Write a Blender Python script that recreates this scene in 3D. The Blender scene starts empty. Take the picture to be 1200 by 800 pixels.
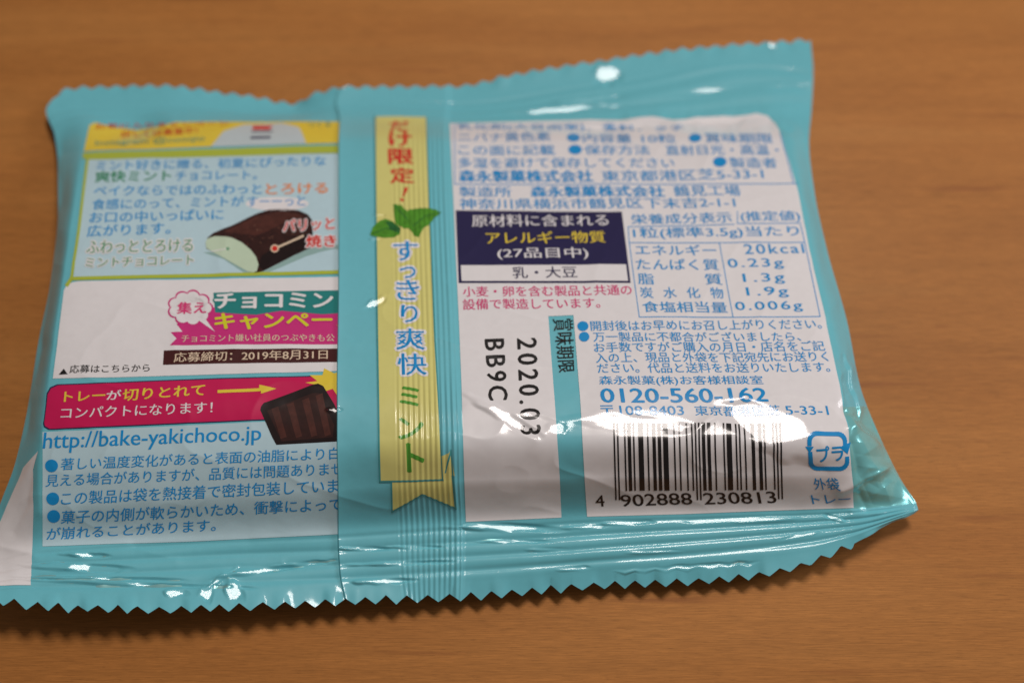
import bpy, math, random
import numpy as np
from mathutils import Vector, Matrix
from mathutils.geometry import tessellate_polygon
random.seed(4)
scene = bpy.context.scene
COL = scene.collection

# ------------------------------------------------------------------ camera
F_PX, CX, CY = 1810.0, 600.0, 400.0          # focal length in photo pixels, centre of a 1200x800 frame
ELEV = math.radians(55.0)
TARGET = Vector((0, 0, 0.012))
DIST = 0.255
fwd = Vector((0, math.cos(ELEV), -math.sin(ELEV)))
upv = Vector((0, math.sin(ELEV), math.cos(ELEV)))
rgt = Vector((1, 0, 0))
CAM = TARGET - fwd * DIST
cd = bpy.data.cameras.new('camera')
cd.sensor_width = 36.0
cd.lens = F_PX / 1200.0 * 36.0
cd.clip_start, cd.clip_end = 0.01, 50.0
cam = bpy.data.objects.new('camera', cd)
COL.objects.link(cam)
cam.matrix_world = Matrix((( rgt.x, upv.x, -fwd.x, CAM.x), (rgt.y, upv.y, -fwd.y, CAM.y),
                           (rgt.z, upv.z, -fwd.z, CAM.z), (0, 0, 0, 1)))
cd.dof.use_dof = True
cd.dof.focus_distance = 0.2365
cd.dof.aperture_fstop = 11.0
cd.dof.aperture_blades = 7
scene.camera = cam

# ------------------------------------------------------------------ light
w = bpy.data.worlds.new('World'); scene.world = w; w.use_nodes = True
bg = w.node_tree.nodes['Background']
bg.inputs[0].default_value = (1.0, 0.93, 0.90, 1); bg.inputs[1].default_value = 0.12

def area(name, loc, aim, sx, sy, power, col):
    l = bpy.data.lights.new(name, 'AREA'); l.shape = 'RECTANGLE'; l.size = sx; l.size_y = sy
    l.energy = power; l.color = col
    o = bpy.data.objects.new(name, l); COL.objects.link(o)
    o.location = loc
    o.rotation_euler = (Vector(aim) - Vector(loc)).to_track_quat('-Z', 'Y').to_euler()
    return o
LAMP = (0.26, 0.30, 1.42)
area('ceiling_lamp', LAMP, (0, 0, 0), 0.42, 0.26, 11.8, (1.0, 0.91, 0.85))
area('window_light', (1.05, 0.22, 0.62), (0, 0, 0), 0.45, 0.36, 5.2, (0.98, 0.96, 1.0))

scene.view_settings.view_transform = 'Standard'
scene.view_settings.look = 'None'
scene.view_settings.exposure = 0.0
scene.view_settings.gamma = 1.0
scene.view_settings.use_curve_mapping = False
scene.render.engine = 'CYCLES'
scene.cycles.max_bounces = 6

# ------------------------------------------------------------------ helpers
def lin(r, g, b):
    f = lambda c: (c / 255 / 12.92) if c / 255 <= 0.04045 else ((c / 255 + 0.055) / 1.055) ** 2.4
    return (f(r), f(g), f(b), 1)

def film(name, col, rough=0.32, metal=0.0, coat=0.48, coat_rough=0.085, grain=0.0, ior=1.5):
    m = bpy.data.materials.new(name); m.use_nodes = True
    nt = m.node_tree; p = nt.nodes['Principled BSDF']
    p.inputs['Roughness'].default_value = rough
    p.inputs['Metallic'].default_value = metal
    p.inputs['IOR'].default_value = ior
    p.inputs['Specular IOR Level'].default_value = 0.25
    p.inputs['Coat Weight'].default_value = coat
    p.inputs['Coat Roughness'].default_value = coat_rough
    p.inputs['Coat IOR'].default_value = 1.5
    # faint mottling of the ink
    tc = nt.nodes.new('ShaderNodeTexCoord'); n = nt.nodes.new('ShaderNodeTexNoise')
    n.inputs['Scale'].default_value = 900; n.inputs['Detail'].default_value = 3
    nt.links.new(tc.outputs['Object'], n.inputs['Vector'])
    mx = nt.nodes.new('ShaderNodeMix'); mx.data_type = 'RGBA'
    k = 0.04 + grain
    mx.inputs[6].default_value = (col[0]*(1-k), col[1]*(1-k), col[2]*(1-k), 1)
    mx.inputs[7].default_value = (min(1, col[0]*(1+k)), min(1, col[1]*(1+k)), min(1, col[2]*(1+k)), 1)
    nt.links.new(n.outputs['Fac'], mx.inputs[0])
    nt.links.new(mx.outputs[2], p.inputs['Base Color'])
    return m

M = dict(
    teal=film('teal_film', (0.135, 0.465, 0.535, 1), metal=0.0, rough=0.45),
    teal_fin=film('teal_seal_film', (0.14, 0.47, 0.54, 1), metal=0.0, rough=0.45),
    silver=film('silvered_film', (0.20, 0.56, 0.57, 1), metal=0.3, rough=0.22, coat_rough=0.05),
    under=film('underside_film', (0.25, 0.50, 0.50, 1), metal=0.4),
    white=film('white_ink', (0.74, 0.715, 0.72, 1)),
    pale=film('pale_blue_ink', (0.46, 0.63, 0.69, 1)),
    blue=film('blue_ink', (0.006, 0.26, 0.60, 1)),
    navy=film('navy_ink', (0.022, 0.018, 0.07, 1)),
    black=film('black_ink', (0.012, 0.010, 0.010, 1)),
    pink=film('pink_ink', (0.62, 0.035, 0.17, 1)),
    magenta=film('magenta_ink', (0.56, 0.03, 0.19, 1)),
    redink=film('red_ink', (0.60, 0.03, 0.02, 1)),
    crimson=film('crimson_ink', (0.55, 0.008, 0.085, 1)),
    orange=film('orange_ink', (0.75, 0.22, 0.04, 1)),
    yellow=film('yellow_ink', (0.74, 0.56, 0.05, 1)),
    gold=film('ribbon_yellow', (0.64, 0.60, 0.20, 1)),
    lime=film('lime_ink', (0.40, 0.47, 0.05, 1)),
    limetext=film('lime_letter_ink', (0.62, 0.62, 0.02, 1)),
    cream=film('cream_ink', (0.70, 0.55, 0.40, 1)),
    green=film('green_ink', (0.03, 0.24, 0.11, 1)),
    leaf=film('leaf_ink', (0.075, 0.26, 0.02, 1), grain=0.5),
    leafdark=film('dark_leaf_ink', (0.02, 0.12, 0.03, 1), grain=0.4),
    greentext=film('green_letter_ink', (0.08, 0.30, 0.03, 1)),
    greentext2=film('sage_letter_ink', (0.05, 0.27, 0.12, 1)),
    printshade=film('printed_shade_ink', (0.27, 0.42, 0.40, 1)),
    tealdark=film('dark_teal_ink', (0.02, 0.21, 0.20, 1)),
    tealline=film('teal_outline_ink', (0.05, 0.27, 0.28, 1)),
    brown=film('brown_ink', (0.055, 0.010, 0.010, 1)),
    choc=film('chocolate_ink', (0.032, 0.010, 0.008, 1), grain=0.5),
    choclight=film('light_chocolate_ink', (0.07, 0.021, 0.015, 1), grain=0.5),
    chocdark=film('dark_chocolate_ink', (0.012, 0.005, 0.005, 1), grain=0.2),
    brownspeck=film('light_brown_ink', (0.17, 0.075, 0.05, 1)),
    mintcream=film('mint_cream_ink', (0.50, 0.62, 0.46, 1)),
    greygreen=film('grey_green_ink', (0.13, 0.31, 0.18, 1)),
    palegrey=film('pale_grey_ink', (0.50, 0.58, 0.60, 1)),
)

def put(name, verts, faces, mat, parent=None, normals=None, mids=None, smooth=True):
    me = bpy.data.meshes.new(name)
    nv, nf = len(verts), len(faces)
    k = faces.shape[1]
    me.vertices.add(nv); me.vertices.foreach_set('co', np.ascontiguousarray(verts, dtype=np.float32).ravel())
    me.loops.add(nf*k); me.loops.foreach_set('vertex_index', np.ascontiguousarray(faces, dtype=np.int32).ravel())
    me.polygons.add(nf)
    me.polygons.foreach_set('loop_start', np.arange(0, nf*k, k, dtype=np.int32))
    me.polygons.foreach_set('loop_total', np.full(nf, k, dtype=np.int32))
    if smooth: me.polygons.foreach_set('use_smooth', np.ones(nf, dtype=bool))
    mats = mat if isinstance(mat, (list, tuple)) else [mat]
    for m in mats: me.materials.append(m)
    if mids is not None: me.polygons.foreach_set('material_index', np.ascontiguousarray(mids, dtype=np.int32))
    me.update(calc_edges=True)
    if normals is not None:
        me.normals_split_custom_set_from_vertices([tuple(n) for n in normals.tolist()])
    o = bpy.data.objects.new(name, me); COL.objects.link(o)
    if parent: o.parent = parent
    return o

def pchip(xk, yk, x):
    """monotone cubic along axis 0 of yk (K,...) sampled at x (N,)"""
    xk = np.asarray(xk, float); yk = np.asarray(yk, float)
    sh = (len(xk)-1,) + (1,)*(yk.ndim-1)
    h = np.diff(xk).reshape(sh); d = np.diff(yk, axis=0)/h
    m = np.zeros_like(yk)
    m[0], m[-1] = d[0], d[-1]
    a, b = d[:-1], d[1:]
    w1 = 2*h[1:]+h[:-1]; w2 = h[1:]+2*h[:-1]
    with np.errstate(divide='ignore', invalid='ignore'):
        hm = (w1+w2)/(w1/a+w2/b)
    m[1:-1] = np.where(a*b > 0, hm, 0)
    i = np.clip(np.searchsorted(xk, x, side='right')-1, 0, len(xk)-2)
    xs = (len(x),)+(1,)*(yk.ndim-1)
    H = h[i]; t = ((x-xk[i]).reshape(xs))/H
    return ((1+2*t)*(1-t)**2*yk[i] + t*(1-t)**2*H*m[i] + t*t*(3-2*t)*yk[i+1] + t*t*(t-1)*H*m[i+1])

# ---- the packet's surface: rows of survey points (photo pixel, height above the table in mm)
ROWS = [
 (0.00, [(0,72,106,3),(.05,100,102,3),(.15,190,101,3),(.22,255,108,2.2),(.27,300,114,1.4),(.32,342,122,.7),(.36,375,108,2.5),(.39,406,102,3.5),(.44,450,103,3),(.52,530,102,3),(.60,605,87,4),(.70,700,72,4.6),(.80,790,59,4.9),(.90,872,52,5.1),(1,950,47,5.1)]),
 (0.05, [(0,54,130,3),(.05,90,125,3),(.15,185,123,3),(.32,342,134,1.8),(.39,401,122,3),(.52,530,122,3),(.70,700,103,4.2),(.92,890,80,4.9),(1,953,86,4.8)]),
 (0.10, [(0,64,158,3.5),(.05,104,146,5),(.11,158,151,4),(.16,205,141,5.5),(.38,396,142,5.5),(.52,528,144,5.5),(.70,690,140,5.5),(.78,764,135,5.5),(.84,830,137,5),(.92,896,133,5),(1,951,128,3.5)]),
 (0.16, [(0,68,195,6),(.05,98,180,9.6),(.38,395,170,10.5),(.52,529,168,10.5),(.92,917,165,9.5),(1,948,165,6.5)]),
 (0.28, [(0,68,245,8.8),(.05,88,240,14),(.38,395,228,14.5),(.52,531,226,14.5),(.92,931,220,13.5),(1,954,222,9.6)]),
 (0.42, [(0,60,325,10.5),(.05,76,318,16.5),(.38,395,300,17.5),(.52,534,297,17.5),(.92,948,292,15.5),(1,969,292,11)]),
 (0.56, [(0,45,400,11),(.05,64,395,17.5),(.38,394,385,19),(.52,538,380,19),(.92,968,375,16.5),(1,993,378,11.5)]),
 (0.68, [(0,31,485,10),(.05,55,470,16.5),(.38,393,462,19),(.52,541,455,19.2),(.92,984,450,17.0),(1,1008,452,11)]),
 (0.76, [(0,17,545,8.5),(.05,50,535,14),(.38,393,520,17.3),(.52,543,510,18.6),(.92,994,508,16.3),(1,1031,511,8.5)]),
 (0.83, [(0,-3,600,5),(.05,50,592,10.3),(.38,394,572,13),(.52,544,562,13.9),(.92,997,555,12.2),(1,1056,562,5.5)]),
 (0.89, [(0,-16,655,4.2),(.05,50,641,6.2),(.38,394,622,7.3),(.52,546,612,7.3),(.66,688,605,7.3),(.92,999,596,6.5),(1,1074,590,4)]),
 (0.95, [(0,-20,685,6.5),(.05,50,680,6.5),(.38,396,668,5.4),(.52,546,658,5.4),(.66,688,649,5.4),(.92,997,620,5.5),(1,1076,597,4)]),
 (1.00, [(0,-22,700,7.6),(.04,20,707,7.6),(.07,60,711,7.3),(.17,181,714,6.6),(.3,303,710,5.6),(.38,402,705,4.6),(.52,545,699,3.4),(.66,700,686,3),(.78,815,681,3),(.85,885,674,3.5),(.89,930,665,4),(.92,990,642,4.5),(.96,1035,618,4.2),(1,1076,598,3.6)]),
]
KV = np.array([r[0] for r in ROWS])
def smooth_map(u, v):
    """u (nu,), v (nv,) -> px, py, z(mm) arrays (nv, nu)"""
    rows = []
    for _, pts in ROWS:
        p = np.array(pts, float)
        rows.append(pchip(p[:, 0], p[:, 1:], u))
    rows = np.stack(rows)                       # K, nu, 3
    g = pchip(KV, rows, v)
    return g[..., 0], g[..., 1], g[..., 2]

_C = np.array(CAM); _F = np.array(fwd); _U = np.array(upv); _R = np.array(rgt)
def survey(px, py, zmm):
    """photo pixel + real height -> point in the world"""
    d = _F + _R*((px-CX)/F_PX)[..., None] - _U*((py-CY)/F_PX)[..., None]
    t = (zmm/1000 - _C[2])/d[..., 2]
    return _C + d*t[..., None]

def ss(a, b, x):
    t = np.clip((x-a)/(b-a), 0, 1); return t*t*(3-2*t)

def lattice(seed):
    return np.random.RandomState(seed).rand(64, 64)*2-1
def vnoise(x, y, seed):
    g = lattice(seed)
    xi, yi = np.floor(x).astype(int), np.floor(y).astype(int)
    fx, fy = x-xi, y-yi
    fx = fx*fx*fx*(fx*(fx*6-15)+10); fy = fy*fy*fy*(fy*(fy*6-15)+10)
    a = g[yi % 64, xi % 64]; b = g[yi % 64, (xi+1) % 64]; c = g[(yi+1) % 64, xi % 64]; d = g[(yi+1) % 64, (xi+1) % 64]
    return (a*(1-fx)+b*fx)*(1-fy)+(c*(1-fx)+d*fx)*fy

def polydist(px, py, pts):
    best = np.full(px.shape, 1e9)
    for (ax, ay), (bx, by) in zip(pts[:-1], pts[1:]):
        dx, dy = bx-ax, by-ay; L = dx*dx+dy*dy
        t = np.clip(((px-ax)*dx+(py-ay)*dy)/L, 0, 1)
        best = np.minimum(best, np.hypot(px-ax-t*dx, py-ay-t*dy))
    return best

# creases pressed into the film: (polyline, height mm, half width px)
CREASES = [
 ([(548,474),(575,480),(600,486),(628,513)], 0.16, 9),
 ([(628,513),(662,500),(700,484),(735,483)], 0.14, 10),
 ([(665,515),(740,508),(808,506)], -0.10, 12),
 ([(735,483),(775,497),(808,507)], -0.12, 7),
 ([(808,507),(840,488),(873,465)], 0.16, 6),
 ([(873,465),(905,482),(950,492),(985,530)], 0.18, 11),
 ([(832,526),(870,512),(930,538),(985,535)], -0.05, 13),
 ([(545,577),(600,570),(655,578)], -0.10, 18),
 ([(985,572),(1003,566),(1042,546)], 0.7, 6),
 ([(1003,566),(1015,548),(1042,546)], 0.35, 7),
 ([(1042,546),(1055,565),(1074,590)], 0.45, 6),
 ([(994,480),(1012,492),(1034,510)], -0.8, 8),
 ([(1000,500),(1020,512),(1034,528)], 0.6, 7),
 ([(1000,520),(1006,548),(1004,566)], -0.6, 8),
 ([(1008,580),(1016,596)], -0.45, 7),
 ([(1036,560),(1030,572),(1020,566)], -0.35, 8),
 ([(999,600),(1040,603),(1076,597)], 0.30, 6),
 ([(972,380),(985,430),(996,480)], -0.3, 8),
 ([(985,350),(1002,410),(1016,470)], 0.3, 7),
 ([(46,520),(38,548),(30,590),(14,622)], -0.28, 7),
 ([(46,520),(30,558),(6,592)], 0.25, 8),
 ([(50,500),(44,545),(46,600)], 0.18, 6),
 ([(0,640),(25,646),(40,650)], 0.18, 5),
 ([(60,300),(50,380),(40,450)], -0.2, 9),
 ([(70,180),(98,176)], -0.2, 7),
 ([(740,143),(770,133),(800,150)], 0.16, 7),
 ([(820,150),(850,134),(890,152)], 0.18, 7),
 ([(780,160),(830,146),(880,166)], -0.14, 7),
 ([(868,150),(905,140),(925,160)], 0.16, 6),
 ([(160,640),(220,636),(290,630)], -0.16, 8),
 ([(700,113),(780,106),(850,100)], 0.10, 9),
 ([(205,655),(150,640),(95,652)], 0.10, 6),
 ([(235,690),(252,676),(300,664),(330,660)], 0.20, 5),
 ([(262,672),(282,692)], 0.16, 6),
 ([(225,640),(270,612),(320,622)], -0.08, 16),
]
TP = 24.2   # tooth pitch
def tooth(px):
    return 2*np.abs(((px-5+3.5*vnoise(px/55, px*0, 51))/TP) % 1 - 0.5)      # 0..1, 1 at whole pitches

def detail(px, py, u, v, z):
    """fine relief along the normal in mm"""
    d = np.zeros_like(px)
    # crimp ridges of the two end seals
    l = (v-0.89)/0.11
    win = ss(0.03, 0.12, l)*(1-ss(0.74, 0.84, l))
    wob = 0.012*vnoise(px/150, py/60, 11)
    lw = l+wob
    gr = sum(np.exp(-((lw-g)/.042)**2) for g in (.07, .265, .465, .655))
    gr = gr-0.12*sum(np.exp(-((lw-g)/.05)**2) for g in (.165, .365, .56, .75))
    d -= 0.20*gr*win*(0.85+0.3*vnoise(px/120, py*0+3, 12))*(1-0.5*ss(.95, 1, u))
    l2 = v/0.10
    win2 = ss(0.38, 0.5, l2)*(1-ss(0.9, 0.99, l2))
    d += 0.13*win2*np.cos(2*np.pi*(l2+0.1*vnoise(px/180, py*0, 14)-0.12)/0.19)*(0.35+0.65*ss(.35, .6, u))
    d += ss(.968, 1, v)*0.22*vnoise(px/15, py*0, 33)+(1-ss(0, .03, v))*0.15*vnoise(px/14, py*0, 34)
    body = ss(0.09, 0.14, v)*(1-ss(0.86, 0.90, v))
    seal = 1-body
    # slack film: long soft undulations, sharper folds, small dents
    d += body*0.16*vnoise(px/150, py/70, 1)
    fold = 1-np.abs(vnoise(px/75+py/140, py/55-px/190, 2))*2.2
    d += body*0.10*np.maximum(fold, 0)**2
    d += body*0.045*vnoise(px/34, py/24, 3)
    d += body*0.012*vnoise(px/13, py/11, 5)
    # gathers running out of the seals
    g = np.exp(-np.abs(v-0.87)/0.035)+np.exp(-np.abs(v-0.12)/0.03)
    d += 0.07*g*vnoise(px/26, py/110, 6)*body
    d += seal*(0.07*vnoise(px/70, py/28, 8)+0.012*vnoise(px/20, py/20, 9))
    # side edges of the bag crumple a little
    e = 1-ss(0, .05, u)+ss(.93, 1, u)
    d += 0.22*e*vnoise(px/26, py/38, 10)*ss(0.08, .2, v)
    tri = lambda t: 2*np.abs(t % 1-0.5)
    gw = ss(.922, .94, u)*ss(.62, .67, v)*(1-ss(.86, .91, v))
    d += gw*(0.50*tri((px*.55+py*.84)/46+.2)+0.42*tri((px*.9-py*.44)/38+.1)+0.25*tri((px*-.2+py*.98)/27+.65)-0.6)
    cr = ss(.088, .10, v)*(1-ss(.125, .15, v))*ss(.66, .72, u)*(1-ss(.93, .97, u))
    d += cr*(0.10*vnoise(px/12+py/30, py/9, 41)+0.05*vnoise(px/6, py/5, 42))
    for pts, h, wd in CREASES:
        xs = [p[0] for p in pts]; ys = [p[1] for p in pts]
        m = (px > min(xs)-5*wd) & (px < max(xs)+5*wd) & (py > min(ys)-5*wd) & (py < max(ys)+5*wd)
        if m.any():
            q = polydist(px[m], py[m], pts)
            d[m] += h*np.exp(-(np.sqrt(q*q+1.2)/wd)**1.25)
    return d

def unit(a):
    return a/np.maximum(np.linalg.norm(a, axis=-1, keepdims=True), 1e-12)
def grid_normals(P):
    return unit(np.cross(np.gradient(P, axis=1), -np.gradient(P, axis=0)))

# glints shaped into the film: flat facets tilted to mirror the lamp (centre px, half axes px, turn deg)
GLINT_FACETS = [
 (910,504,62,22,24,.85), (738,495,64,7,3,.85), (592,489,40,6,30,.85), (652,503,12,6,-10,.8), (713,86,15,12,0,.95),
 (98,650,24,2.4,2,.9), (93,664,50,4.2,2,.9), (120,677.5,85,1.9,1,.9), (165,684,110,1.9,2,.8), (205,695,12,4,0,.9),
 (242,694,7,9,25,.95), (274,693,8,14,-35,.95), (262,676,20,2.5,-35,.9), (305,669,42,2.6,-8,.9), (355,660,30,2,-6,.8),
 (450,681,32,2.6,-2,.9), (430,643,30,1.9,0,.8), (485,641,26,1.8,0,.8), (470,660,50,1.8,-2,.8),
 (598,618,56,4,1,.95), (600,634,34,1.8,0,.8), (672,666,17,2.2,-5,.9), (640,643,20,1.8,-2,.8), (690,617,22,2.2,-3,.9),
 (735,612,24,2.4,-2,.9), (862,609,58,3.2,-1,.95), (768,646,26,2.0,-2,.9), (808,664,58,2.8,-4,.9), 
 (978,607,9,2.6,20,.9), (940,627,22,2.0,-12,.8), (444,255,7,1.8,0,.8), (441,283,7,1.8,0,.8), (440,356,13,4.5,-25,.8),
 (391,481,8,2.4,0,.8),  (1000,455,8,30,-14,.5), (715,148,50,3.2,0,.7), (835,142,34,4,0,.7),
 (690,117,44,2.6,-5,.85), (655,129,60,2.8,-3,.85), (800,116,80,2.4,-6,.6), (880,103,60,2.2,-6,.6), (406,100,5,3,0,.9), (905,52,5,3,0,.9), (935,50,7,2.4,0,.8),
]
def aim_facets(px, py, P0, N0, d):
    for fx, fy, ax, ay, rot, wt in GLINT_FACETS:
        m = (np.abs(px-fx) < ax*1.7+ay*1.7) & (np.abs(py-fy) < ax*1.7+ay*1.7)
        if not m.any(): continue
        c, s_ = math.cos(math.radians(rot)), math.sin(math.radians(rot))
        X, Y = px[m]-fx, py[m]-fy
        a, b = (X*c+Y*s_)/ax, (-X*s_+Y*c)/ay
        rho = np.hypot(a, b)+0.25*vnoise(px[m]/(4+ax*.25), py[m]/(4+ay*.5), int(fx+fy) % 97)
        mk = (1-ss(.75, 1.45, rho))*wt
        k = np.argmin((px-fx)**2+(py-fy)**2)
        n0 = N0.reshape(-1, 3)[k]; C = P0.reshape(-1, 3)[k]+n0*d.reshape(-1)[k]/1000
        toL = np.array(LAMP)-C; toV = _C-C
        H = toL/np.linalg.norm(toL)+toV/np.linalg.norm(toV); H /= np.linalg.norm(H)
        dd = -((P0[m]-C)@H)/np.maximum(N0[m]@H, .3)*1000
        dd = np.clip(dd, d[m]-0.42, d[m]+0.42)
        d[m] = d[m]+(dd-d[m])*mk
    return d

class Sheet:
    def __init__(s, u, v, extra=None):
        s.u, s.v = u, v
        px, py, z = smooth_map(u, v)
        V, U = np.meshgrid(v, u, indexing='ij')
        P0 = survey(px, py, z)
        N0 = grid_normals(P0)
        # cut edges: zigzag teeth
        amp = 5.0*(1-0.08*ss(500, 900, px))*(1+0.22*vnoise(px/TP, px*0, 31))
        cut = (px < 1001)*ss(.97, 1, V)
        pt = py+cut*(tooth(px)-0.5)*2*amp
        pt = pt-ss(.03, 0, V)*0 + (1-ss(0, .035, V))*(-(2*np.abs((px/19.5) % 1-0.5)-0.5)*4.6)
        P1 = survey(px, pt, z)
        d = aim_facets(px, py, P0, N0, detail(px, py, U, V, z))
        # the side walls lie almost in line with the view: keep relief small there
        if extra is not None: d = d+extra(px, py, U, V)
        edge = np.minimum(ss(0, .01, U), 0.25*ss(0, .006, 1-U)+0.75*ss(0.004, .035, 1-U))
        if extra is not None: edge = 1.0
        s.P = P1+N0*(d*edge)[..., None]/1000
        s.N = grid_normals(P0+N0*(d*edge)[..., None]/1000)
        s.px, s.py = px, py
    def sample(s, u, v, off):
        fu = np.clip((u-s.u[0])/(s.u[-1]-s.u[0]), 0, 1)*(len(s.u)-1)
        fv = np.clip((v-s.v[0])/(s.v[-1]-s.v[0]), 0, 1)*(len(s.v)-1)
        i = np.clip(fu.astype(int), 0, len(s.u)-2); j = np.clip(fv.astype(int), 0, len(s.v)-2)
        a = (fu-i)[:, None]; b = (fv-j)[:, None]
        def bl(A): return (A[j, i]*(1-a)+A[j, i+1]*a)*(1-b)+(A[j+1, i]*(1-a)+A[j+1, i+1]*a)*b
        N = unit(bl(s.N))
        return bl(s.P)+N*off/1000, N
    def quads(s, j0, j1, i0=0, i1=None):
        i1 = len(s.u)-1 if i1 is None else i1
        nu = i1-i0+1; nvv = j1-j0+1
        P = s.P[j0:j1+1, i0:i1+1].reshape(-1, 3); N = s.N[j0:j1+1, i0:i1+1].reshape(-1, 3)
        a = (np.arange(nvv-1)[:, None]*nu+np.arange(nu-1)[None]).ravel()
        return P, np.stack([a, a+nu, a+nu+1, a+1], 1), N

NU, NV = 841, 701
body_sheet = Sheet(np.linspace(0, 1, NU), np.linspace(0, 1, NV))

# inverse map pixel -> (u, v)
_iu = np.linspace(0, 1, 401); _iv = np.linspace(0, 1, 301)
_ix, _iy, _iz = smooth_map(_iu, _iv)
def invert(px, py):
    u = np.clip((px-40)/960, 0.001, .999); v = np.clip((py-105+(px-400)*0.06)/600, 0.001, .999)
    def ev(u, v):
        fu = np.clip(u, 0, 1)*400; fv = np.clip(v, 0, 1)*300
        i = np.clip(fu.astype(int), 0, 399); j = np.clip(fv.astype(int), 0, 299)
        a, b = fu-i, fv-j
        o = []
        for A in (_ix, _iy):
            p00, p01, p10, p11 = A[j, i], A[j, i+1], A[j+1, i], A[j+1, i+1]
            o += [(p00*(1-a)+p01*a)*(1-b)+(p10*(1-a)+p11*a)*b,
                  ((p01-p00)*(1-b)+(p11-p10)*b)*400, ((p10-p00)*(1-a)+(p11-p01)*a)*300]
        return o
    for _ in range(30):
        x, xu, xv, y, yu, yv = ev(u, v)
        ex, ey = px-x, py-y
        det = xu*yv-xv*yu; det = np.where(np.abs(det) < 1e-3, 1e-3, det)
        u = np.clip(u+np.clip((ex*yv-ey*xv)/det, -.1, .1), 0, 1)
        v = np.clip(v+np.clip((ey*xu-ex*yu)/det, -.1, .1), 0, 1)
    return u, v

# ------------------------------------------------------------------ table
def wood_material():
    m = bpy.data.materials.new('varnished_wood'); m.use_nodes = True
    nt = m.node_tree; N = nt.nodes; L = nt.links; p = N['Principled BSDF']
    tc = N.new('ShaderNodeTexCoord')
    def noise(scale, sc3, detail=4, rough=.5, rot=0.0, dist=0.0):
        mp = N.new('ShaderNodeMapping'); mp.inputs['Scale'].default_value = sc3
        mp.inputs['Rotation'].default_value = (0, 0, math.radians(rot))
        L.new(tc.outputs['Object'], mp.inputs['Vector'])
        n = N.new('ShaderNodeTexNoise'); n.inputs['Scale'].default_value = scale
        n.inputs['Detail'].default_value = detail; n.inputs['Roughness'].default_value = rough
        n.inputs['Distortion'].default_value = dist
        L.new(mp.outputs['Vector'], n.inputs['Vector']); return n.outputs['Fac']
    def ramp(fac, stops):
        r = N.new('ShaderNodeValToRGB'); e = r.color_ramp.elements
        e[0].position, e[0].color = stops[0]; e[1].position, e[1].color = stops[-1]
        for s_, c_ in stops[1:-1]:
            q = e.new(s_); q.color = c_
        L.new(fac, r.inputs[0]); return r.outputs['Color']
    def mix(a, b, fac, mode='MIX'):
        x = N.new('ShaderNodeMix'); x.data_type = 'RGBA'; x.blend_type = mode
        if isinstance(fac, float): x.inputs[0].default_value = fac
        else: L.new(fac, x.inputs[0])
        L.new(a, x.inputs[6]) if not isinstance(a, tuple) else setattr(x.inputs[6], 'default_value', a)
        L.new(b, x.inputs[7]) if not isinstance(b, tuple) else setattr(x.inputs[7], 'default_value', b)
        return x.outputs[2]
    g = lambda c: (c, c, c, 1)
    R = -1.5
    broad = noise(1.0, (7, 48, 1), 3, .55, R, 0.6)
    base = ramp(broad, [(0.28, (0.37, 0.142, 0.034, 1)), (0.5, (0.42, 0.168, 0.041, 1)), (0.72, (0.465, 0.198, 0.052, 1))])
    mid = noise(1.0, (26, 520, 1), 4, .6, R, 0.25)
    base = mix(base, ramp(mid, [(0.3, g(0.91)), (0.7, g(1.06))]), 1.0, 'MULTIPLY')
    fine = noise(1.0, (230, 4600, 1), 4, .65, R)
    base = mix(base, ramp(fine, [(0.32, g(0.80)), (0.68, g(1.15))]), 1.0, 'MULTIPLY')
    tick = noise(1.0, (420, 2600, 1), 2, .5, R)
    base = mix(base, ramp(tick, [(0.6, g(1)), (0.75, g(0.86))]), 1.0, 'MULTIPLY')
    pore = noise(1.0, (520, 6200, 1), 2, .6, R)
    base = mix(base, ramp(pore, [(0.60, g(1)), (0.70, g(0.78))]), 1.0, 'MULTIPLY')
    cloud = noise(1.0, (9, 14, 1), 3, .5, R)
    base = mix(base, ramp(cloud, [(0.3, g(0.92)), (0.7, g(1.06))]), 1.0, 'MULTIPLY')
    streak = noise(1.0, (24, 330, 1), 2, .4, R)
    base = mix(base, (0.22, 0.07, 0.022, 1), ramp(streak, [(0.645, g(0)), (0.75, g(0.5))]))
    speck = noise(1.0, (110, 300, 1), 1, .4, R)
    base = mix(base, (0.20, 0.06, 0.02, 1), ramp(speck, [(0.76, g(0)), (0.84, g(0.5))]))
    L.new(base, p.inputs['Base Color'])
    p.inputs['Roughness'].default_value = 0.5
    p.inputs['Specular IOR Level'].default_value = 0.18
    b = N.new('ShaderNodeBump'); b.inputs['Strength'].default_value = 0.12; b.inputs['Distance'].default_value = 0.0001
    L.new(fine, b.inputs['Height']); L.new(b.outputs['Normal'], p.inputs['Normal'])
    return m
wm = wood_material()
T = 0.03
vs = np.array([(-.7,-.45,0),(.7,-.45,0),(.7,.75,0),(-.7,.75,0),(-.7,-.45,-T),(.7,-.45,-T),(.7,.75,-T),(-.7,.75,-T)], float)
fs = np.array([(0,1,2,3),(7,6,5,4),(0,4,5,1),(1,5,6,2),(2,6,7,3),(3,7,4,0)])
tb = put('table_top', vs, fs, wm, smooth=False); tb['kind'] = 'structure'

# ------------------------------------------------------------------ the packet
pk = bpy.data.objects.new('snack_packet', None); COL.objects.link(pk)
pk['label'] = 'glossy teal snack packet lying back side up on the wooden table'
pk['category'] = 'snack packet'

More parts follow.
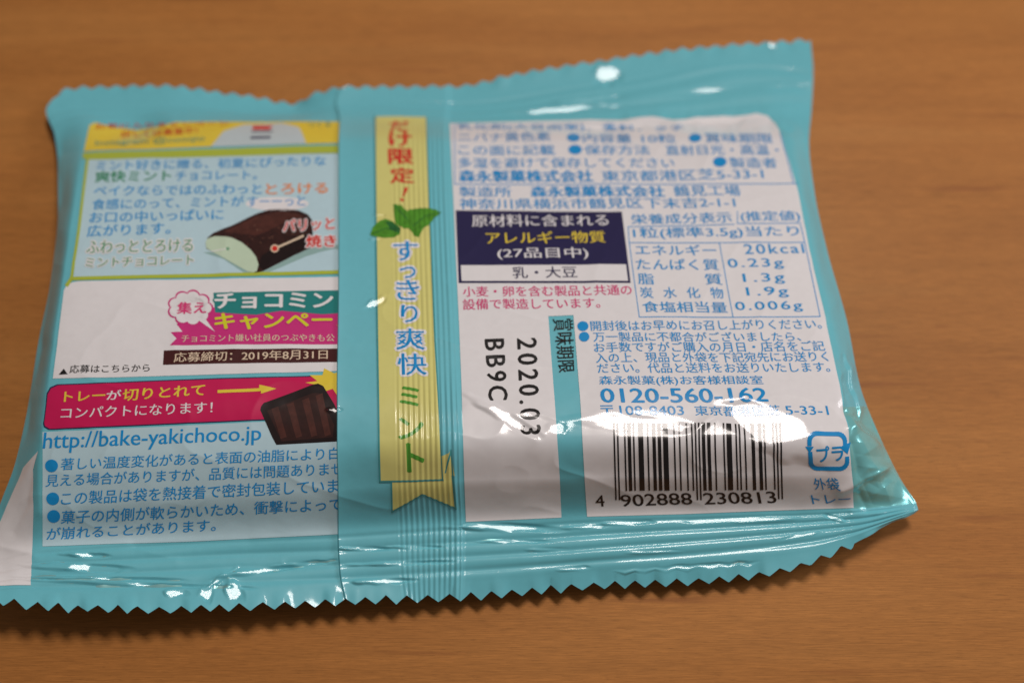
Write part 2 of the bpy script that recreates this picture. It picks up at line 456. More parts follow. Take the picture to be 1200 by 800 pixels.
S = body_sheet
j_top = int(round(0.10*(NV-1))); j_bot = int(round(0.89*(NV-1)))
i_g = int(round(0.921*(NU-1))); j_g = int(round(0.715*(NV-1)))
P, Fq, Nn = S.quads(0, j_top); put('end_seal', P, Fq, M['teal'], pk, Nn)
P, Fq, Nn = S.quads(j_bot, NV-1); put('end_seal', P, Fq, M['teal'], pk, Nn)
P, Fq, Nn = S.quads(j_top, j_g); put('back_film', P, Fq, M['teal'], pk, Nn)
P, Fq, Nn = S.quads(j_g, j_bot, 0, i_g); o = put('lower_back_film', P, Fq, M['teal'], pk, Nn)
P, Fq, Nn = S.quads(j_g, j_bot, i_g); o = put('side_gusset', P, Fq, M['silver'], pk, Nn)
o['label'] = 'creased silvery teal side fold at the near right corner'

# underside of the bag (the front of the packet, face down)
uu, vv = S.u, S.v
V, U = np.meshgrid(vv, uu, indexing='ij')
eu = np.minimum(U, 1-U)
side = np.sqrt(np.clip(1-(1-np.clip(eu/.05, 0, 1))**2, 0, 1))
inn = ss(.06, .16, V)*(1-ss(.80, .92, V))
zt = S.P[..., 2]
low = np.minimum(0.0004, zt)
th = 0.00012*np.clip(eu/.004, 0, 1)*np.clip(np.minimum(V, 1-V)/.004, 0, 1)
Pl = S.P.copy()
Pl[..., 2] = (zt-th)*(1-side*inn)+low*side*inn
Pl[..., 2] = np.maximum(Pl[..., 2], 0.0003)
keep = np.unique(np.concatenate([np.arange(0, NV, 4), np.arange(NV-14, NV), np.arange(0, 12)]))
Pl = Pl[keep]; vv = vv[keep]
nu = len(uu); a = (np.arange(len(vv)-1)[:, None]*nu+np.arange(nu-1)[None]).ravel()
put('front_film', Pl.reshape(-1, 3), np.stack([a, a+1, a+nu+1, a+nu], 1), M['under'], pk)

# centre lap seal: a second strip of film lying over the back, ribbed on its right half
U0, U1 = float(invert(np.array([395.]), np.array([400.]))[0][0]), float(invert(np.array([539.]), np.array([400.]))[0][0])
def ribs(px, py, U, V):
    t = (U-U0)/(U1-U0)
    d = 0.34+0.30*np.exp(-t/.07)*(0.8+0.4*vnoise(py/70, px*0, 44))
    d = d*(1-ss(.93, 1.0, t))*ss(0, .012, t)
    d = d*(0.55+0.45*ss(.02, .15, V)*(1-ss(.9, .98, V)))
    win = ss(.45, .52, t)*(1-ss(.955, .975, t))
    d = d+0.075*win*np.cos(2*np.pi*t*145/6.1)*(0.8+0.4*vnoise(px/60, py/60, 21))
    d = d+0.05*vnoise(px/45, py/90, 22)*(1-ss(.4, .5, t))
    d = d+0.012
    return d
fin_sheet = Sheet(np.linspace(U0, U1, 261), np.linspace(0, 1, NV), ribs)
fin_sheet.P = fin_sheet.P
P, Fq, Nn = fin_sheet.quads(0, NV-1)
fin = put('centre_seal', P, Fq, M['teal_fin'], pk, Nn)
fin['label'] = 'ribbed teal strip of overlapping film down the middle'

# ------------------------------------------------------------------ flat print, laid on the film
def subdivide(V2, T, thr):
    """conforming split of every edge longer than thr"""
    for _ in range(14):
        E = np.concatenate([T[:, [0, 1]], T[:, [1, 2]], T[:, [2, 0]]])
        Es = np.sort(E, 1)
        key = Es[:, 0].astype(np.int64)*(len(V2)+1)+Es[:, 1]
        uk, idx, inv = np.unique(key, return_index=True, return_inverse=True)
        inv = inv.ravel()
        e = Es[idx]; L = np.hypot(*(V2[e[:, 0]]-V2[e[:, 1]]).T)
        mk = L > thr
        if not mk.any(): break
        mid = np.full(len(uk), -1); mid[mk] = len(V2)+np.arange(mk.sum())
        V2 = np.concatenate([V2, (V2[e[mk, 0]]+V2[e[mk, 1]])/2])
        n = len(T); m = mid[inv].reshape(3, n).T      # midpoint of edges 01,12,20
        cnt = (m >= 0).sum(1); out = [T[cnt == 0]]
        for k in range(3):
            r = (k, (k+1) % 3, (k+2) % 3)
            s1 = (cnt == 1) & (m[:, k] >= 0)
            t = T[s1][:, r]; q = m[s1, k]
            out += [np.stack([t[:, 0], q, t[:, 2]], 1), np.stack([q, t[:, 1], t[:, 2]], 1)]
            s2 = (cnt == 2) & (m[:, (k+2) % 3] < 0)     # edges k, k+1 marked
            t = T[s2][:, r]; q0 = m[s2, k]; q1 = m[s2, (k+1) % 3]
            out += [np.stack([q0, t[:, 1], q1], 1), np.stack([t[:, 0], q0, q1], 1), np.stack([t[:, 0], q1, t[:, 2]], 1)]
        s3 = cnt == 3; t = T[s3]; q = m[s3]
        out += [np.stack([t[:, 0], q[:, 0], q[:, 2]], 1), np.stack([q[:, 0], t[:, 1], q[:, 1]], 1),
                np.stack([q[:, 2], q[:, 1], t[:, 2]], 1), q]
        T = np.concatenate(out)
    return V2, T

def lean(x):
    return np.where(x > 395, (x-395)*0.00041, (x-395)*0.00030)

_glyph = {}
def glyphs(s, spacing=1.0, res=3):
    k = (s, spacing, res)
    if k not in _glyph:
        c = bpy.data.curves.new('tmp', 'FONT'); c.body = s; c.resolution_u = res
        c.space_character = spacing
        o = bpy.data.objects.new('tmp', c); COL.objects.link(o)
        bpy.context.view_layer.update()
        me = o.to_mesh(); me.calc_loop_triangles()
        V2 = np.array([v.co[:2] for v in me.vertices]); T = np.array([t.vertices[:] for t in me.loop_triangles])
        o.to_mesh_clear(); bpy.data.objects.remove(o); bpy.data.curves.remove(c)
        # weld doubles
        q = np.round(V2, 5); uq, ii, iv = np.unique(q, axis=0, return_index=True, return_inverse=True)
        iv = iv.ravel()
        T = iv[T]; V2 = V2[ii]
        T = T[(T[:, 0] != T[:, 1]) & (T[:, 1] != T[:, 2]) & (T[:, 2] != T[:, 0])]
        _glyph[k] = (V2, T)
    return _glyph[k]

class Print:
    """one printed patch: polygons and lettering in survey pixels, draped over the film"""
    def __init__(s, sheet=None, thr=3.0):
        s.sheet = sheet or body_sheet; s.thr = thr; s.items = []; s.mats = []
    def add(s, V2, T, mat, layer):
        if mat not in s.mats: s.mats.append(mat)
        s.items.append((np.asarray(V2, float), np.asarray(T), s.mats.index(mat), layer))
    def poly(s, pts, mat, layer=1):
        T = tessellate_polygon([[Vector((x, y, 0)) for x, y in pts]])
        s.add(pts, np.array(T), mat, layer); return s
    def line(s, pts, wd, mat, layer=2, closed=False):
        pts = [np.array(p, float) for p in pts]
        if closed: pts = pts+[pts[0]]
        for a, b in zip(pts[:-1], pts[1:]):
            d = b-a; d = d/np.hypot(*d); n = np.array((-d[1], d[0]))*wd/2; e = d*wd/2*0.98
            s.poly([tuple(a-e+n), tuple(b+e+n), tuple(b+e-n), tuple(a-e-n)], mat, layer)
        return s
    def disc(s, x, y, rx, ry, mat, layer=3, n=24):
        return s.poly([(x+rx*math.cos(2*math.pi*k/n), y+ry*math.sin(2*math.pi*k/n)) for k in range(n)], mat, layer)
    def text(s, body, x0, x1, yb0, yb1, h, mat, layer=3, bold=0.0, h1=None, halo=None, halo_w=0.06, full=True, italic=0.0, spacing=1.0):
        """visible box of the string: left x0, right x1, bottom yb0 (left) to yb1 (right), height h"""
        h1 = h if h1 is None else h1
        V0, T0 = glyphs(body, spacing)
        lo, hi = V0.min(0), V0.max(0)
        if full: lo = np.array([lo[0], min(lo[1], -0.10)]); hi = np.array([hi[0], max(hi[1], 0.72)])
        def place(V, ex=0):
            a = (V[:, 0]-lo[0])/(hi[0]-lo[0]); b = (V[:, 1]-lo[1])/(hi[1]-lo[1])
            X = x0+(x1-x0)*a; hh = h+(h1-h)*a
            Y = yb0+(yb1-yb0)*a-hh*b
            X = X-lean(X)*(hh*b-hh/2)+italic*hh*b
            return np.stack([X, Y], 1)
        if halo:
            for k in range(8):
                a = math.pi*k/4; rr = halo_w+bold
                s.add(place(V0+np.array([math.cos(a), math.sin(a)])*rr), T0, halo, layer-1.6+0.1*k)
        s.strokes(V0, T0, bold, place, mat, layer); return s
    def strokes(s, V0, T0, bold, place, mat, layer):
        # heavier lettering: the same glyphs printed again a hair to each side
        s.add(place(V0), T0, mat, layer)
        if bold <= 0.012:
            for k, dx in enumerate((-1, 1)):
                s.add(place(V0+np.array([dx*0.010, 0])), T0, mat, layer-0.12*(k+1))
        else:
            for k, (dx, dy) in enumerate(((-1, 0), (1, 0), (0, -.7), (0, .7))):
                s.add(place(V0+np.array([dx, dy])*bold), T0, mat, layer-0.12*(k+1))
    def rot_text(s, body, p0, p1, wd0, wd1, mat, layer=3, bold=0.0, spacing=1.0):
        """lettering turned a quarter clockwise: reads down from p0 to p1 (left edge of the column), column width wd"""
        V0, T0 = glyphs(body, spacing); lo, hi = V0.min(0), V0.max(0)
        def place(V):
            a = (V[:, 0]-lo[0])/(hi[0]-lo[0]); b = (V[:, 1]-lo[1])/(hi[1]-lo[1])
            X = p0[0]+(p1[0]-p0[0])*a+(wd0+(wd1-wd0)*a)*b
            Y = p0[1]+(p1[1]-p0[1])*a-(X-p0[0])*0.03
            return np.stack([X, Y], 1)
        s.strokes(V0, T0, bold, place, mat, layer); return s
    def build(s, name, parent, label=None):
        Vs, Ns, Fs, Ms, n = [], [], [], [], 0
        for V2, T, mi, layer in s.items:
            V2, T = subdivide(V2, T, s.thr)
            a = V2[T[:, 1]]-V2[T[:, 0]]; b = V2[T[:, 2]]-V2[T[:, 0]]
            cr = a[:, 0]*b[:, 1]-a[:, 1]*b[:, 0]
            T = np.where((cr > 0)[:, None], T[:, ::-1], T)
            u, v = invert(V2[:, 0], V2[:, 1])
            Pp, Nn = s.sheet.sample(u, v, 0.035+0.022*layer)
            Vs.append(Pp); Ns.append(Nn); Fs.append(T+n); Ms.append(np.full(len(T), mi)); n += len(V2)
        o = put(name, np.concatenate(Vs), np.concatenate(Fs), s.mats, parent, np.concatenate(Ns), np.concatenate(Ms))
        if label: o['label'] = label
        return o

m = M
# --- left: yellow header cut by the top seal
p = Print(thr=2.6)
p.poly([(98,177),(105,147),(112,144),(130,149),(160,153),(185,149),(205,143.5),(240,143),(300,143.5),(392,143),(410,143),(410,168.5),(320,171),(247,172.5),(180,175)], m['yellow'], 1)
p.poly([(247,172.5),(262,155),(285,147),(330,145),(350,150),(353,155),(359,169.5),(320,171)], m['palegrey'], 2)
p.poly([(297,148),(320,148),(316,153),(295,153)], m['redink'], 3)
p.line([(296,155.5),(319,155)], 1.6, m['navy'], 3).line([(295,162.5),(316,162)], 2.6, m['navy'], 3)
p.text('お気に入りキャンペーン', 112, 268, 152, 148.5, 6.5, m['redink'], 3)
p.text('詳しくは募集中！', 142, 232, 162.5, 157.5, 8.5, m['redink'], 3, bold=.01)
p.text('Instagram @cuoqio', 112, 240, 173, 167.5, 8.5, m['greygreen'], 3, full=False, bold=.01)
p.text('つくる', 360, 388, 151, 150, 7, m['greygreen'], 3)
header = p.build('header_panel', pk, 'yellow printed strip half hidden under the far seal')

# --- left: pale mint box with its border
p = Print(thr=2.6)
p.poly([(97,179),(410,171),(410,178),(97,186.5)], m['lime'], 1)
p.poly([(104,187),(410,181),(410,317.5),(86,327)], m['pale'], 1)
p.line([(103,186),(98,225),(92,275),(84,327)], 3.2, m['lime'], 2)
p.line([(102,186.5),(410,179)], 3.0, m['lime'], 2)
p.line([(84,327),(410,318.5)], 4.2, m['lime'], 2)
p.line([(84,327),(79,334)], 4.2, m['lime'], 2)
mint = p.build('mint_panel', pk, 'pale blue printed box with a lime border')
p = Print()
p.text('ミント好きに贈る、初夏にぴったりな', 113.5, 382, 201, 196, 11.5, m['blue'])
p.text('爽快ミント', 112, 200.5, 215, 213, 13, m['green'], bold=.02).text('チョコレート。', 206, 301, 213.5, 212, 11.5, m['blue'])
p.text('ベイクならではのふわっと', 110.5, 307, 231, 229, 12, m['blue']).text('とろける', 312, 384, 229.5, 228.5, 12.5, m['orange'], bold=.02)
p.disc(325, 239.5, 37, 8, m['white'], 2)
p.text('食感にのって、ミントが', 108.5, 286, 247, 243, 12.5, m['blue']).text('すーーっと', 290, 358, 243.5, 242.5, 12, m['blue'], bold=.008)
p.text('お口の中いっぱいに', 105.5, 262, 262.5, 258.5, 13, m['blue'])
p.text('広がります。', 102.5, 200, 279, 275, 14, m['blue'])
p.text('ふわっととろける', 102, 226, 299, 296, 15.5, m['greentext2'], 4.5, bold=.006, halo=m['white'], halo_w=.10)
p.text('ミントチョコレート', 101, 227, 315, 311, 11.5, m['greentext2'], 4.5, bold=.006, halo=m['white'], halo_w=.10)
p.build('mint_text', mint)
# printed picture of a cut chocolate roll
p = Print()
roll = [(241,286),(243,279),(250,273),(270,265),(300,251),(316,246),(335,245),(350,247),(361,252),(366,259),(366,262),(367,284),(364,291),(345,299),(309,318),(301,320),(290,318),(262,300),(242,292)]
p.poly([(238,296),(262,304),(288,321),(306,323),(360,300),(392,292),(410,296),(410,288),(366,286)], m['printshade'], 1.4)
p.poly(roll, m['choc'], 2)
p.poly([(262,272),(300,254),(330,248),(352,252),(362,262),(350,272),(322,268),(300,276),(282,274)], m['choclight'], 2.3)
p.poly([(306,300),(336,282),(366,272),(366,288),(345,298),(309,317),(303,312)], m['chocdark'], 2.3)
p.line([(310,285),(322,279)], 3.0, m['choc'], 2.6).line([(318,270),(330,264),(338,262)], 2.2, m['choc'], 2.6)
rng = random.Random(7)
for _ in range(90):
    t_, q_ = rng.random(), rng.random()
    sx, sy = 256+t_*98+q_*8, 275-t_*26+q_*24+(4 if t_ > .5 else 0)
    p.disc(sx, sy, rng.uniform(.5, 1.4), rng.uniform(.4, 1.0), m[rng.choice(['choclight', 'choclight', 'brownspeck', 'chocdark'])], 2.8, 6)
p.poly([(241,284),(243,280),(252,277),(262,277.5),(272,279),(283,284),(294,293),(300,301),(303,310),(301,318),(297,319.5),(290,318),(270,307),(252,297),(242,291)], m['mintcream'], 3)
p.disc(267, 292, 2, 1.8, m['greygreen'], 3.5).line([(248,295),(266,292)], 1.0, m['white'], 3.4)
p.line([(322,291.5),(355,277)], 2.4, m['cream'], 4).disc(322, 291.5, 5, 4.8, m['cream'], 4).disc(322, 291.5, 3.4, 3.2, m['redink'], 4.6)
p.text('パリッと', 332, 392, 273, 270, 14.5, m['redink'], 5, bold=.025, halo=m['white'], halo_w=.07)
p.text('焼き目', 359, 412, 291, 290, 14.5, m['redink'], 5, bold=.03, halo=m['white'], halo_w=.07)
p.build('roll_picture', mint, 'printed picture of a cut chocolate roll with mint filling')

# --- left: white campaign panel (the matrix code is left blank)
p = Print(thr=2.6)
p.poly([(62,443),(75,341),(78,335),(84,331.5),(92,330),(410,324),(410,434),(390,435.5),(62,443.5)], m['white'], 1)
camp = p.build('campaign_panel', pk, 'white printed panel with pink and green campaign lettering')
p = Print()
p.poly([(69,439),(75,432),(79.5,438.5)], m['black'], 3)
p.text('応募はこちらから', 82, 175.5, 437.5, 435.5, 9.5, m['black'], bold=.012)
# magenta ribbon, teal title band
p.poly([(200,389.5),(214,389),(207,380),(240,372),(250,360),(410,354),(410,403.5),(199,404.8),(207,397)], m['magenta'], 1.6)
p.poly([(250,343),(410,339.5),(410,366),(378,368),(330,364),(300,369),(252,366)], m['tealdark'], 2)
for k in range(9):
    a = 2*math.pi*k/9
    p.disc(223+19*math.cos(a), 361+14.5*math.sin(a), 8.3, 7.3, m['magenta'], 2.2, 14)
p.disc(223, 361, 20, 16, m['magenta'], 2.2)
p.poly([(228,372),(238,370),(252,389)], m['white'], 3)
for k in range(9):
    a = 2*math.pi*k/9
    p.disc(223+17.5*math.cos(a), 361+13*math.sin(a), 7.6, 6.6, m['white'], 3, 14)
p.disc(223, 361, 19, 15, m['white'], 3)
p.text('集え', 208, 241.5, 369, 367.5, 14, m['pink'], 4, bold=.03)
p.text('チョコミント', 252, 416, 362.5, 361, 18.5, m['white'], 4, bold=.035, halo=m['tealdark'], halo_w=.07)
p.text('キャンペーン', 252, 418, 387, 384.5, 19.5, m['limetext'], 4, bold=.03, halo=m['magenta'], halo_w=.04)
p.text('チョコミント嫌い社員のつぶやきも公', 213, 392, 401.5, 400.5, 9, m['cream'], 4, bold=.006)
p.poly([(192,410.5),(410,408.5),(410,424.5),(191,427.5)], m['brown'], 2)
p.text('応募締切：2019年8月31日', 204, 384, 425, 421.5, 11.5, m['cream'], 4, bold=.01)
p.build('campaign_text', camp)

# --- left: crimson banner
p = Print(thr=2.6)
bn = [(58,502),(53,499),(52,495),(56,462),(60,455),(68,451.5),(150,448),(250,444.5),(410,441),(410,482),(306,491),(180,496.5),(62,502)]
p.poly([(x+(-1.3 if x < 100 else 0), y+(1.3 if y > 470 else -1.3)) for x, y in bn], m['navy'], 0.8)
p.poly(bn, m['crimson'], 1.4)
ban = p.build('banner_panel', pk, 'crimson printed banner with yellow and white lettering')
p = Print()
p.text('トレー', 75.5, 123, 471.5, 469.5, 12.5, m['yellow'], 3, bold=.02).text('が', 125, 142, 469, 468.5, 12, m['white'], 3, bold=.015)
p.text('切りとれて', 144, 240, 470, 463.5, 13.5, m['yellow'], 3, bold=.02)
p.text('コンパクトになります！', 71.5, 249, 491, 484, 13.5, m['white'], 3, bold=.008)
p.poly([(255,457),(304,455),(304,451),(324,455.5),(306,461.5),(306,458.5),(255,460.5)], m['yellow'], 3)
star = [(358,449),(372,447),(363,440),(378,440),(380,432),(392,438),(410,430),(410,462),(398,468),(390,456),(378,460),(374,452)]
p.poly(star, m['yellow'], 2)
p.poly([(305,480),(306,476),(309,472),(366,451.5),(373,450),(379,453),(392,474),(410,520),(410,514),(396,517),(324,521),(319,512)], m['chocdark'], 3)
p.poly([(313,481),(366,461),(374,461),(392,498),(390,512),(330,517)], m['choc'], 3.3)
for x, sx in ((322, 0), (340, 1), (358, 2), (374, 3)):
    p.poly([(x-4, 479-sx*5), (x+4, 476-sx*5), (x+14, 512-sx*1), (x+7, 514-sx*1)], m['choclight'], 3.6)
p.build('banner_text', ban)

# --- left: notice panel
p = Print(thr=2.6)
p.poly([(50,506),(200,499),(410,489),(410,624.5),(380,626.5),(220,634),(50,640)], m['pale'], 1)
note = p.build('notice_panel', pk, 'pale printed panel with a web address and bulleted notes')
p = Print()
p.text('http://bake-yakichoco.jp', 51, 306, 531.5, 521, 25, m['blue'], 3, full=False, h1=23)
for (x, y) in ((60.5, 545.5), (62, 584), (63, 604.5)): p.disc(x, y, 7.6, 7.4, m['blue'])
p.text('著しい温度変化があると表面の油脂により白く', 71.5, 412, 551, 537.5, 14.5, m['blue'])
p.text('見える場合がありますが、品質には問題ありません。', 54, 425, 570.5, 555, 14.8, m['blue'])
p.text('この製品は袋を熱接着で密封包装しています。', 72, 422, 592, 575, 16, m['blue'])
p.text('菓子の内側が軟らかいため、衝撃によって形', 72, 419, 613.5, 596.5, 15.5, m['blue'])
p.text('が崩れることがあります。', 55, 253, 633, 622, 15, m['blue'])
p.build('notice_text', note)

# --- lower left: white patch wrapping round the edge
p = Print(thr=2.0)
p.poly([(45,528),(38,550),(39,600),(38,650),(36,685),(-10,686),(-13,660),(-12,640),(0,612),(12,585),(27,548)], m['white'], 1)
p.build('white_edge_patch', pk)

# --- ribbon on the centre seal
p = Print(fin_sheet, thr=1.3)
p.poly([(459,556),(533,556),(528,526.5),(526,530),(533,592.5),(495,576.5),(459.5,596)], m['gold'], 1)
p.line([(459,564),(459.5,597.5),(495,577.5),(534,594),(528.5,527),(522,552)], 1.8, m['tealline'], 2)
p.poly([(440,139),(499,139),(503,250),(509,400),(518,560),(446,562),(443,400),(441,250)], m['gold'], 2.4)
p.line([(439.5,139),(440.5,250),(442.5,400),(445.5,563),(519,561)], 2.0, m['tealline'], 3)
p.line([(500,139),(504,250),(510,400),(519,561)], 1.2, m['tealline'], 3)
rib = p.build('ribbon', fin, 'yellow printed ribbon with a notched end')
p = Print(fin_sheet, thr=1.6)
for ch, x, y, wd, h in (('だ',468,158,22,13),('け',469,175,25,16),('限',470,195.5,28,17.5),('定',471.5,218,27,18)):
    p.text(ch, x-wd/2, x+wd/2, y, y, h, m['redink'], 4, bold=.03, full=False)
p.poly([(474.5,223),(478.5,223),(474,233.5),(471.5,233.5)], m['redink'], 4).disc(471.5, 237.3, 2.3, 1.8, m['redink'], 4)
for ch, x, y, wd, h in (('す',475.5,308,28,22),('っ',478,328,18,13),('き',478,353,26,23),('り',480,379.5,19,20.5),('爽',481,411.5,33,24.5),('快',483,441,33,25)):
    p.text(ch, x-wd/2, x+wd/2, y, y, h, m['blue'], 5, bold=.005, full=False, halo=m['white'], halo_w=.09)
for ch, x, y, wd, h in (('ミ',480,477,22,22),('ン',482,515,28,24),('ト',487,551,19,31)):
    p.text(ch, x-wd/2, x+wd/2, y, y, h, m['greentext'], 4, bold=.03, full=False)
p.build('ribbon_text', fin)
for pts, mm, ly, vein in (
    ([(434,278),(437,269),(444,262),(452,259),(460,262),(470,270),(469,277),(462,281),(450,281.5),(440,280)], 'leaf', 4, [(437,277),(452,270),(468,274)]),
    ([(461,242),(470,243.5),(477,250),(482,258),(487,270),(474,270.5),(464,265),(462,254)], 'leaf', 4.6, [(463,244),(474,256),(485,269)]),
    ([(478,249),(492,247),(503,247),(511,249),(517,252),(509,258),(503,266),(496,270),(491,281),(486,279),(478,268)], 'leaf', 5.2, [(515,252),(498,256),(484,268)])):
    p = Print(fin_sheet, thr=1.6)
    p.poly(pts, m[mm], ly).line(vein, 1.0, m['leafdark'], ly+.3)
    if ly == 4: p.poly([(452,262),(460,263),(470,271),(468,276),(458,272)], m['leafdark'], ly+.3)
    p.build('mint_leaf', fin)

# --- right: white panels
p = Print(thr=2.6)
p.poly([(527,145),(620,142.5),(690,141),(735,141),(763,137),(790,141),(830,138.5),(868,137),(886,134),(899,137),(908,146),(915,158),(920,175),(934,222),(948,292),(968,375),(984,450),(994,508),(998,556),(1000,594.5),(900,598),(800,602),(688,605),(685,560),(680,470),(672,369.5),(642.5,370.5),(650,470),(656,560),(658,606),(546,611),(544,560),(541,455),(538,380),(534,297),(531,226)], m['white'], 1)
wp = p.build('information_panel', pk, 'white printed panel covering the right half of the packet back')
p = Print()
p.line([(532.5,146),(533,216)], 1.0, m['blue']).line([(533,216),(934,216)], 1.0, m['blue']).line([(914,157),(921,182),(930,216)], 1.0, m['blue'])
p.text('乳化剤(大豆由来)、香料、クチ', 536, 802, 153.5, 155, 8, m['blue'], h1=8)
p.text('ニバナ黄色素', 537, 645, 167, 166, 10.5, m['blue']).disc(672, 161.5, 7.8, 4.8, m['blue'])
p.text('内容量', 683, 740, 167.5, 167.5, 11, m['blue'], bold=.004).text('10粒', 752, 792, 167.5, 167.5, 10.5, m['blue']).disc(814.5, 162, 7.4, 4.8, m['blue'])
p.text('賞味期限', 826, 905, 168, 169.5, 11.5, m['blue'], bold=.01)
p.text('この面に記載', 537, 650, 182, 182, 11.5, m['blue'], bold=.004).disc(674, 175.5, 8, 5.6, m['blue'])
p.text('保存方法', 685, 761, 181.5, 181.5, 11.5, m['blue'], bold=.004).text('直射日光・高温・', 780, 912, 182, 183, 12, m['blue'], bold=.004)
p.text('多湿を避けて保存してください', 537, 790, 197, 197, 12, m['blue']).disc(843.5, 190.5, 8, 5.8, m['blue'])
p.text('製造者', 855, 910, 197.5, 198, 12, m['blue'], bold=.012)
p.text('森永製菓株式会社', 538, 694.5, 213.5, 213.5, 14, m['blue'], bold=.03)
p.text('東京都港区芝5-33-1', 705, 894, 213.5, 210.5, 13, m['blue'], bold=.004)
p.text('製造所', 538.5, 599, 231.5, 231, 12.5, m['blue'], bold=.004).text('森永製菓株式会社', 622, 778.5, 231, 231, 13, m['blue'], bold=.03)
p.text('鶴見工場', 789.5, 867, 230.5, 230.5, 13, m['blue'], bold=.004)
p.text('神奈川県横浜市鶴見区下末吉2-1-1', 538.5, 861, 246, 244.5, 13, m['blue'], bold=.003)
p.build('ingredient_text', wp)
p = Print()
p.poly([(534,247),(728.5,249),(739,332),(537.5,332)], m['navy'], 1.8)
p.poly([(540,311.5),(733.5,310.5),(736,329.5),(541,329.5)], m['white'], 2.4)
p.text('原材料に含まれる', 553, 712.5, 267, 266, 14.5, m['white'], 3).text('アレルギー物質', 569.5, 709, 287, 286, 14.5, m['yellow'], 3, bold=.01)
p.text('(27品目中)', 583, 689, 305, 304.5, 14, m['white'], 3)
p.text('乳・大豆', 600.5, 676, 327, 326, 13.5, m['navy'], 4, bold=.008)
p.build('allergen_box', wp, 'dark navy box with white and yellow lettering')
p = Print()
p.text('小麦・卵を含む製品と共通の', 542.5, 740, 348.5, 346.5, 12.5, m['pink'], bold=.004)
p.text('設備で製造しています。', 542.5, 703, 363.5, 361.5, 12.5, m['pink'], bold=.004)
p.build('allergy_warning_text', wp)
p = Print()
b = m['blue']
p.line([(736,267),(737,283),(749,372)], 1.0, b).line([(749,372),(961,371)], 1.0, b).line([(961,371),(950,318),(938,264)], 1.0, b)
p.line([(736,267),(860,264)], 1.0, b).line([(864,249),(864,263),(938,262)], 1.0, b).line([(738,285.5),(942,285)], 1.0, b).line([(843,286),(859,371)], 1.0, b)
p.text('栄養成分表示', 739.5, 857, 264.5, 262, 12.5, b).text('(推定値)', 868, 937, 262, 261, 13.5, b)
p.text('1粒(標準3.5g)当たり', 742, 936, 282, 279, 14, b)
for (t1, xa, xb, t2, xc, xd, y) in (('エネルギー',744.5,839,'20kcal',872,941.5,300.5),('たんぱく質',745.5,842,'0.23g',853,917.5,317.2),
        ('脂','747.5',766,'1.3g',871,919,334),('炭水化物',749.5,848,'1.9g',875,923.5,349.8),('食塩相当量',753,852,'0.006g',862,940,366.6)):
    xa = float(xa)
    if t1 == '炭水化物':
        for k, ch in enumerate(t1): p.text(ch, 750+k*27.5, 765+k*27.5, y, y, 13, b)
    else: p.text(t1, xa, xb, y, y, 13, b)
    if t1 == '脂': p.text('質', 826, 846, y, y, 13, b)
    p.text(t2, xc, xd, y-0.5, y-1.5, 13, b, full=True, spacing=1.2)
p.build('nutrition_table', wp, 'ruled nutrition table in thin blue lettering')
p = Print()
p.disc(683, 382.8, 6.6, 5.8, b).disc(684.5, 395, 6.2, 5.6, b)
p.text('開封後はお早めにお召し上がりください。', 692, 962, 388.5, 385.5, 12, b)
p.text('万一製品に不都合がございましたら、', 695, 938, 401, 400, 11.5, b)
p.text('お手数ですがご購入の月日・店名をご記', 696, 966, 413.5, 411.5, 12, b)
p.text('入の上、現品と外袋を下記宛先にお送りく', 698, 970, 425.8, 423.5, 12, b)
p.text('ださい。代品と送料をお送りいたします。', 700, 972, 438, 436, 12, b)
p.text('森永製菓(株)お客様相談室', 702, 894, 453, 452, 12, b, bold=.006)
p.text('0120-560-162', 704, 898, 472.5, 471.5, 16.5, b, bold=.02, full=False)
p.text('〒108-8403', 704, 801, 487, 486.5, 11, b, full=False).text('東京都港区芝', 814, 914, 487.5, 487.5, 12, b).text('5-33-1', 920, 970, 487, 486.5, 10.5, b, full=False)
p.build('contact_text', wp)
p = Print()
p.rot_text('賞味期限', (647.5, 374), (655, 436.5), 24, 19, m['black'], 3, bold=.012)
p.build('date_heading', pk)
p = Print()
p.rot_text('2020.03', (606, 396.5), (610.5, 509.5), 22.5, 23, m['black'], 3, bold=.022, spacing=1.3)
p.rot_text('BB9C', (568, 397.5), (573, 469.5), 22.5, 22, m['black'], 3, bold=.022, spacing=1.3)
p.build('date_stamp', wp, 'black best-before stamp printed sideways')

# barcode (EAN-13)
Lc = ['0001101','0011001','0010011','0111101','0100011','0110001','0101111','0111011','0110111','0001011']
Gc = [''.join('1' if c == '0' else '0' for c in s)[::-1] for s in Lc]
Rc = [''.join('1' if c == '0' else '0' for c in s) for s in Lc]
par = {'4': 'LGLLGG'}
num = '4902888230813'
code = '101'+''.join((Lc if par['4'][k] == 'L' else Gc)[int(num[1+k])] for k in range(6))+'01010'+''.join(Rc[int(num[7+k])] for k in range(6))+'101'
p = Print()
k = 0
while k < 95:
    if code[k] == '1':
        e = k
        while e < 95 and code[e] == '1': e += 1
        guard = k < 3 or k > 91 or 45 <= k < 50
        a0, a1 = (k+.04)/95, (e-.04)/95
        yb = (585.5-1.5*a0) if guard else (575-2*a0)
        f = (yb-496)/(585-496)
        xt = lambda a: 718.2+(914.8-718.2)*a
        xb = lambda a: (720.8+(917.8-720.8)*a)*f+xt(a)*(1-f)
        p.poly([(xt(a0), 496), (xt(a1), 496), (xb(a1), yb), (xb(a0), yb)], m['black'], 3)
        k = e
    else: k += 1
p.text('4', 697.8, 708, 593, 592.8, 13, m['black'], full=False)
p.text('902888', 727.5, 810.5, 593, 590, 13.5, m['black'], full=False)
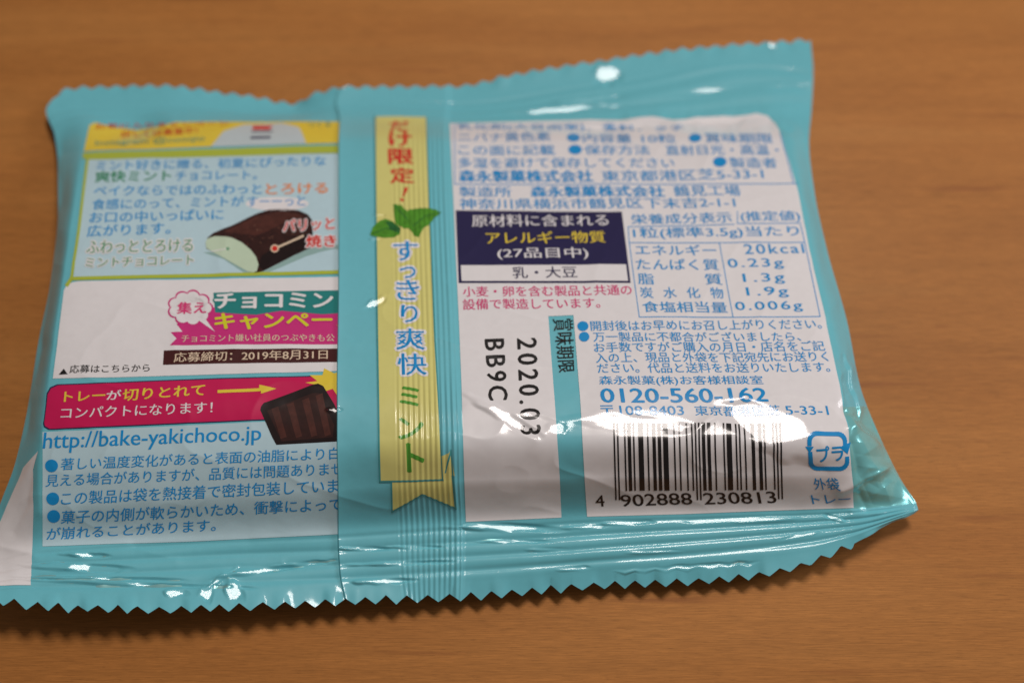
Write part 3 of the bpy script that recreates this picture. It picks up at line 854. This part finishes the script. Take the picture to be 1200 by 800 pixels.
p.text('230813', 824.5, 909, 590.2, 588.5, 13.5, m['black'], full=False)
p.build('barcode', wp, 'black barcode with its row of digits')

# recycling mark: two bent arrows round two letters
p = Print()
cx, cy, hx, hy, r = 969.5, 528.5, 21, 20, 9
def arc(x, y, a0, a1, n=6): return [(x+r*math.cos(math.radians(a0+(a1-a0)*k/n)), y+r*.95*math.sin(math.radians(a0+(a1-a0)*k/n))) for k in range(n+1)]
low = [(cx-hx, cy+2)]+arc(cx-hx+r+1, cy+hy-r, 180, 90)+arc(cx+hx-r+1.5, cy+hy-r, 90, 0)+[(cx+hx+1.5, cy+8)]
up = [(cx+hx-1, cy-6)]+arc(cx+hx-r-1, cy-hy+r, 0, -90)+arc(cx-hx+r-1, cy-hy+r, -90, -180)+[(cx-hx-1, cy-9)]
p.line(low, 5.0, b, 3).line(up, 5.0, b, 3)
p.poly([(cx-hx-6, cy-6), (cx-hx+4, cy-6), (cx-hx-1, cy+1)], b, 3)
p.poly([(cx+hx+7, cy-11), (cx+hx-8, cy-5), (cx+hx+2, cy+3)], b, 3)
p.text('プラ', 957, 987, 540, 538, 17, b, 3, bold=.03, full=False)
p.text('外袋', 953.5, 982.5, 573, 572, 13.5, b, 3).text('トレー', 951, 996, 589.5, 588, 10.5, b, 3, full=False)
p.build('recycling_mark', wp, 'blue recycling mark with two bent arrows')

if 0:
    for q in ((200,300),(200,480),(600,300),(600,400),(600,470),(600,500),(600,540),(600,590),(760,430),(760,500),(760,540),(900,500),(713,85),(600,650)):
        u,v=invert(np.array([float(q[0])]),np.array([float(q[1])]))
        pp,n=body_sheet.sample(u,v,0); 
        px_,py_,z_=smooth_map(np.linspace(0,1,200),np.linspace(0,1,200)); P0=survey(px_,py_,z_); N0=grid_normals(P0)
        n=N0[int(v[0]*199),int(u[0]*199)]
        d=pp[0]-np.array(CAM); d/=np.linalg.norm(d); rr=d-2*d.dot(n)*n
        print('REF',q,'elev',round(math.degrees(math.asin(rr[2]))),'az',round(math.degrees(math.atan2(rr[0],rr[1]))),'n',np.round(n,2))
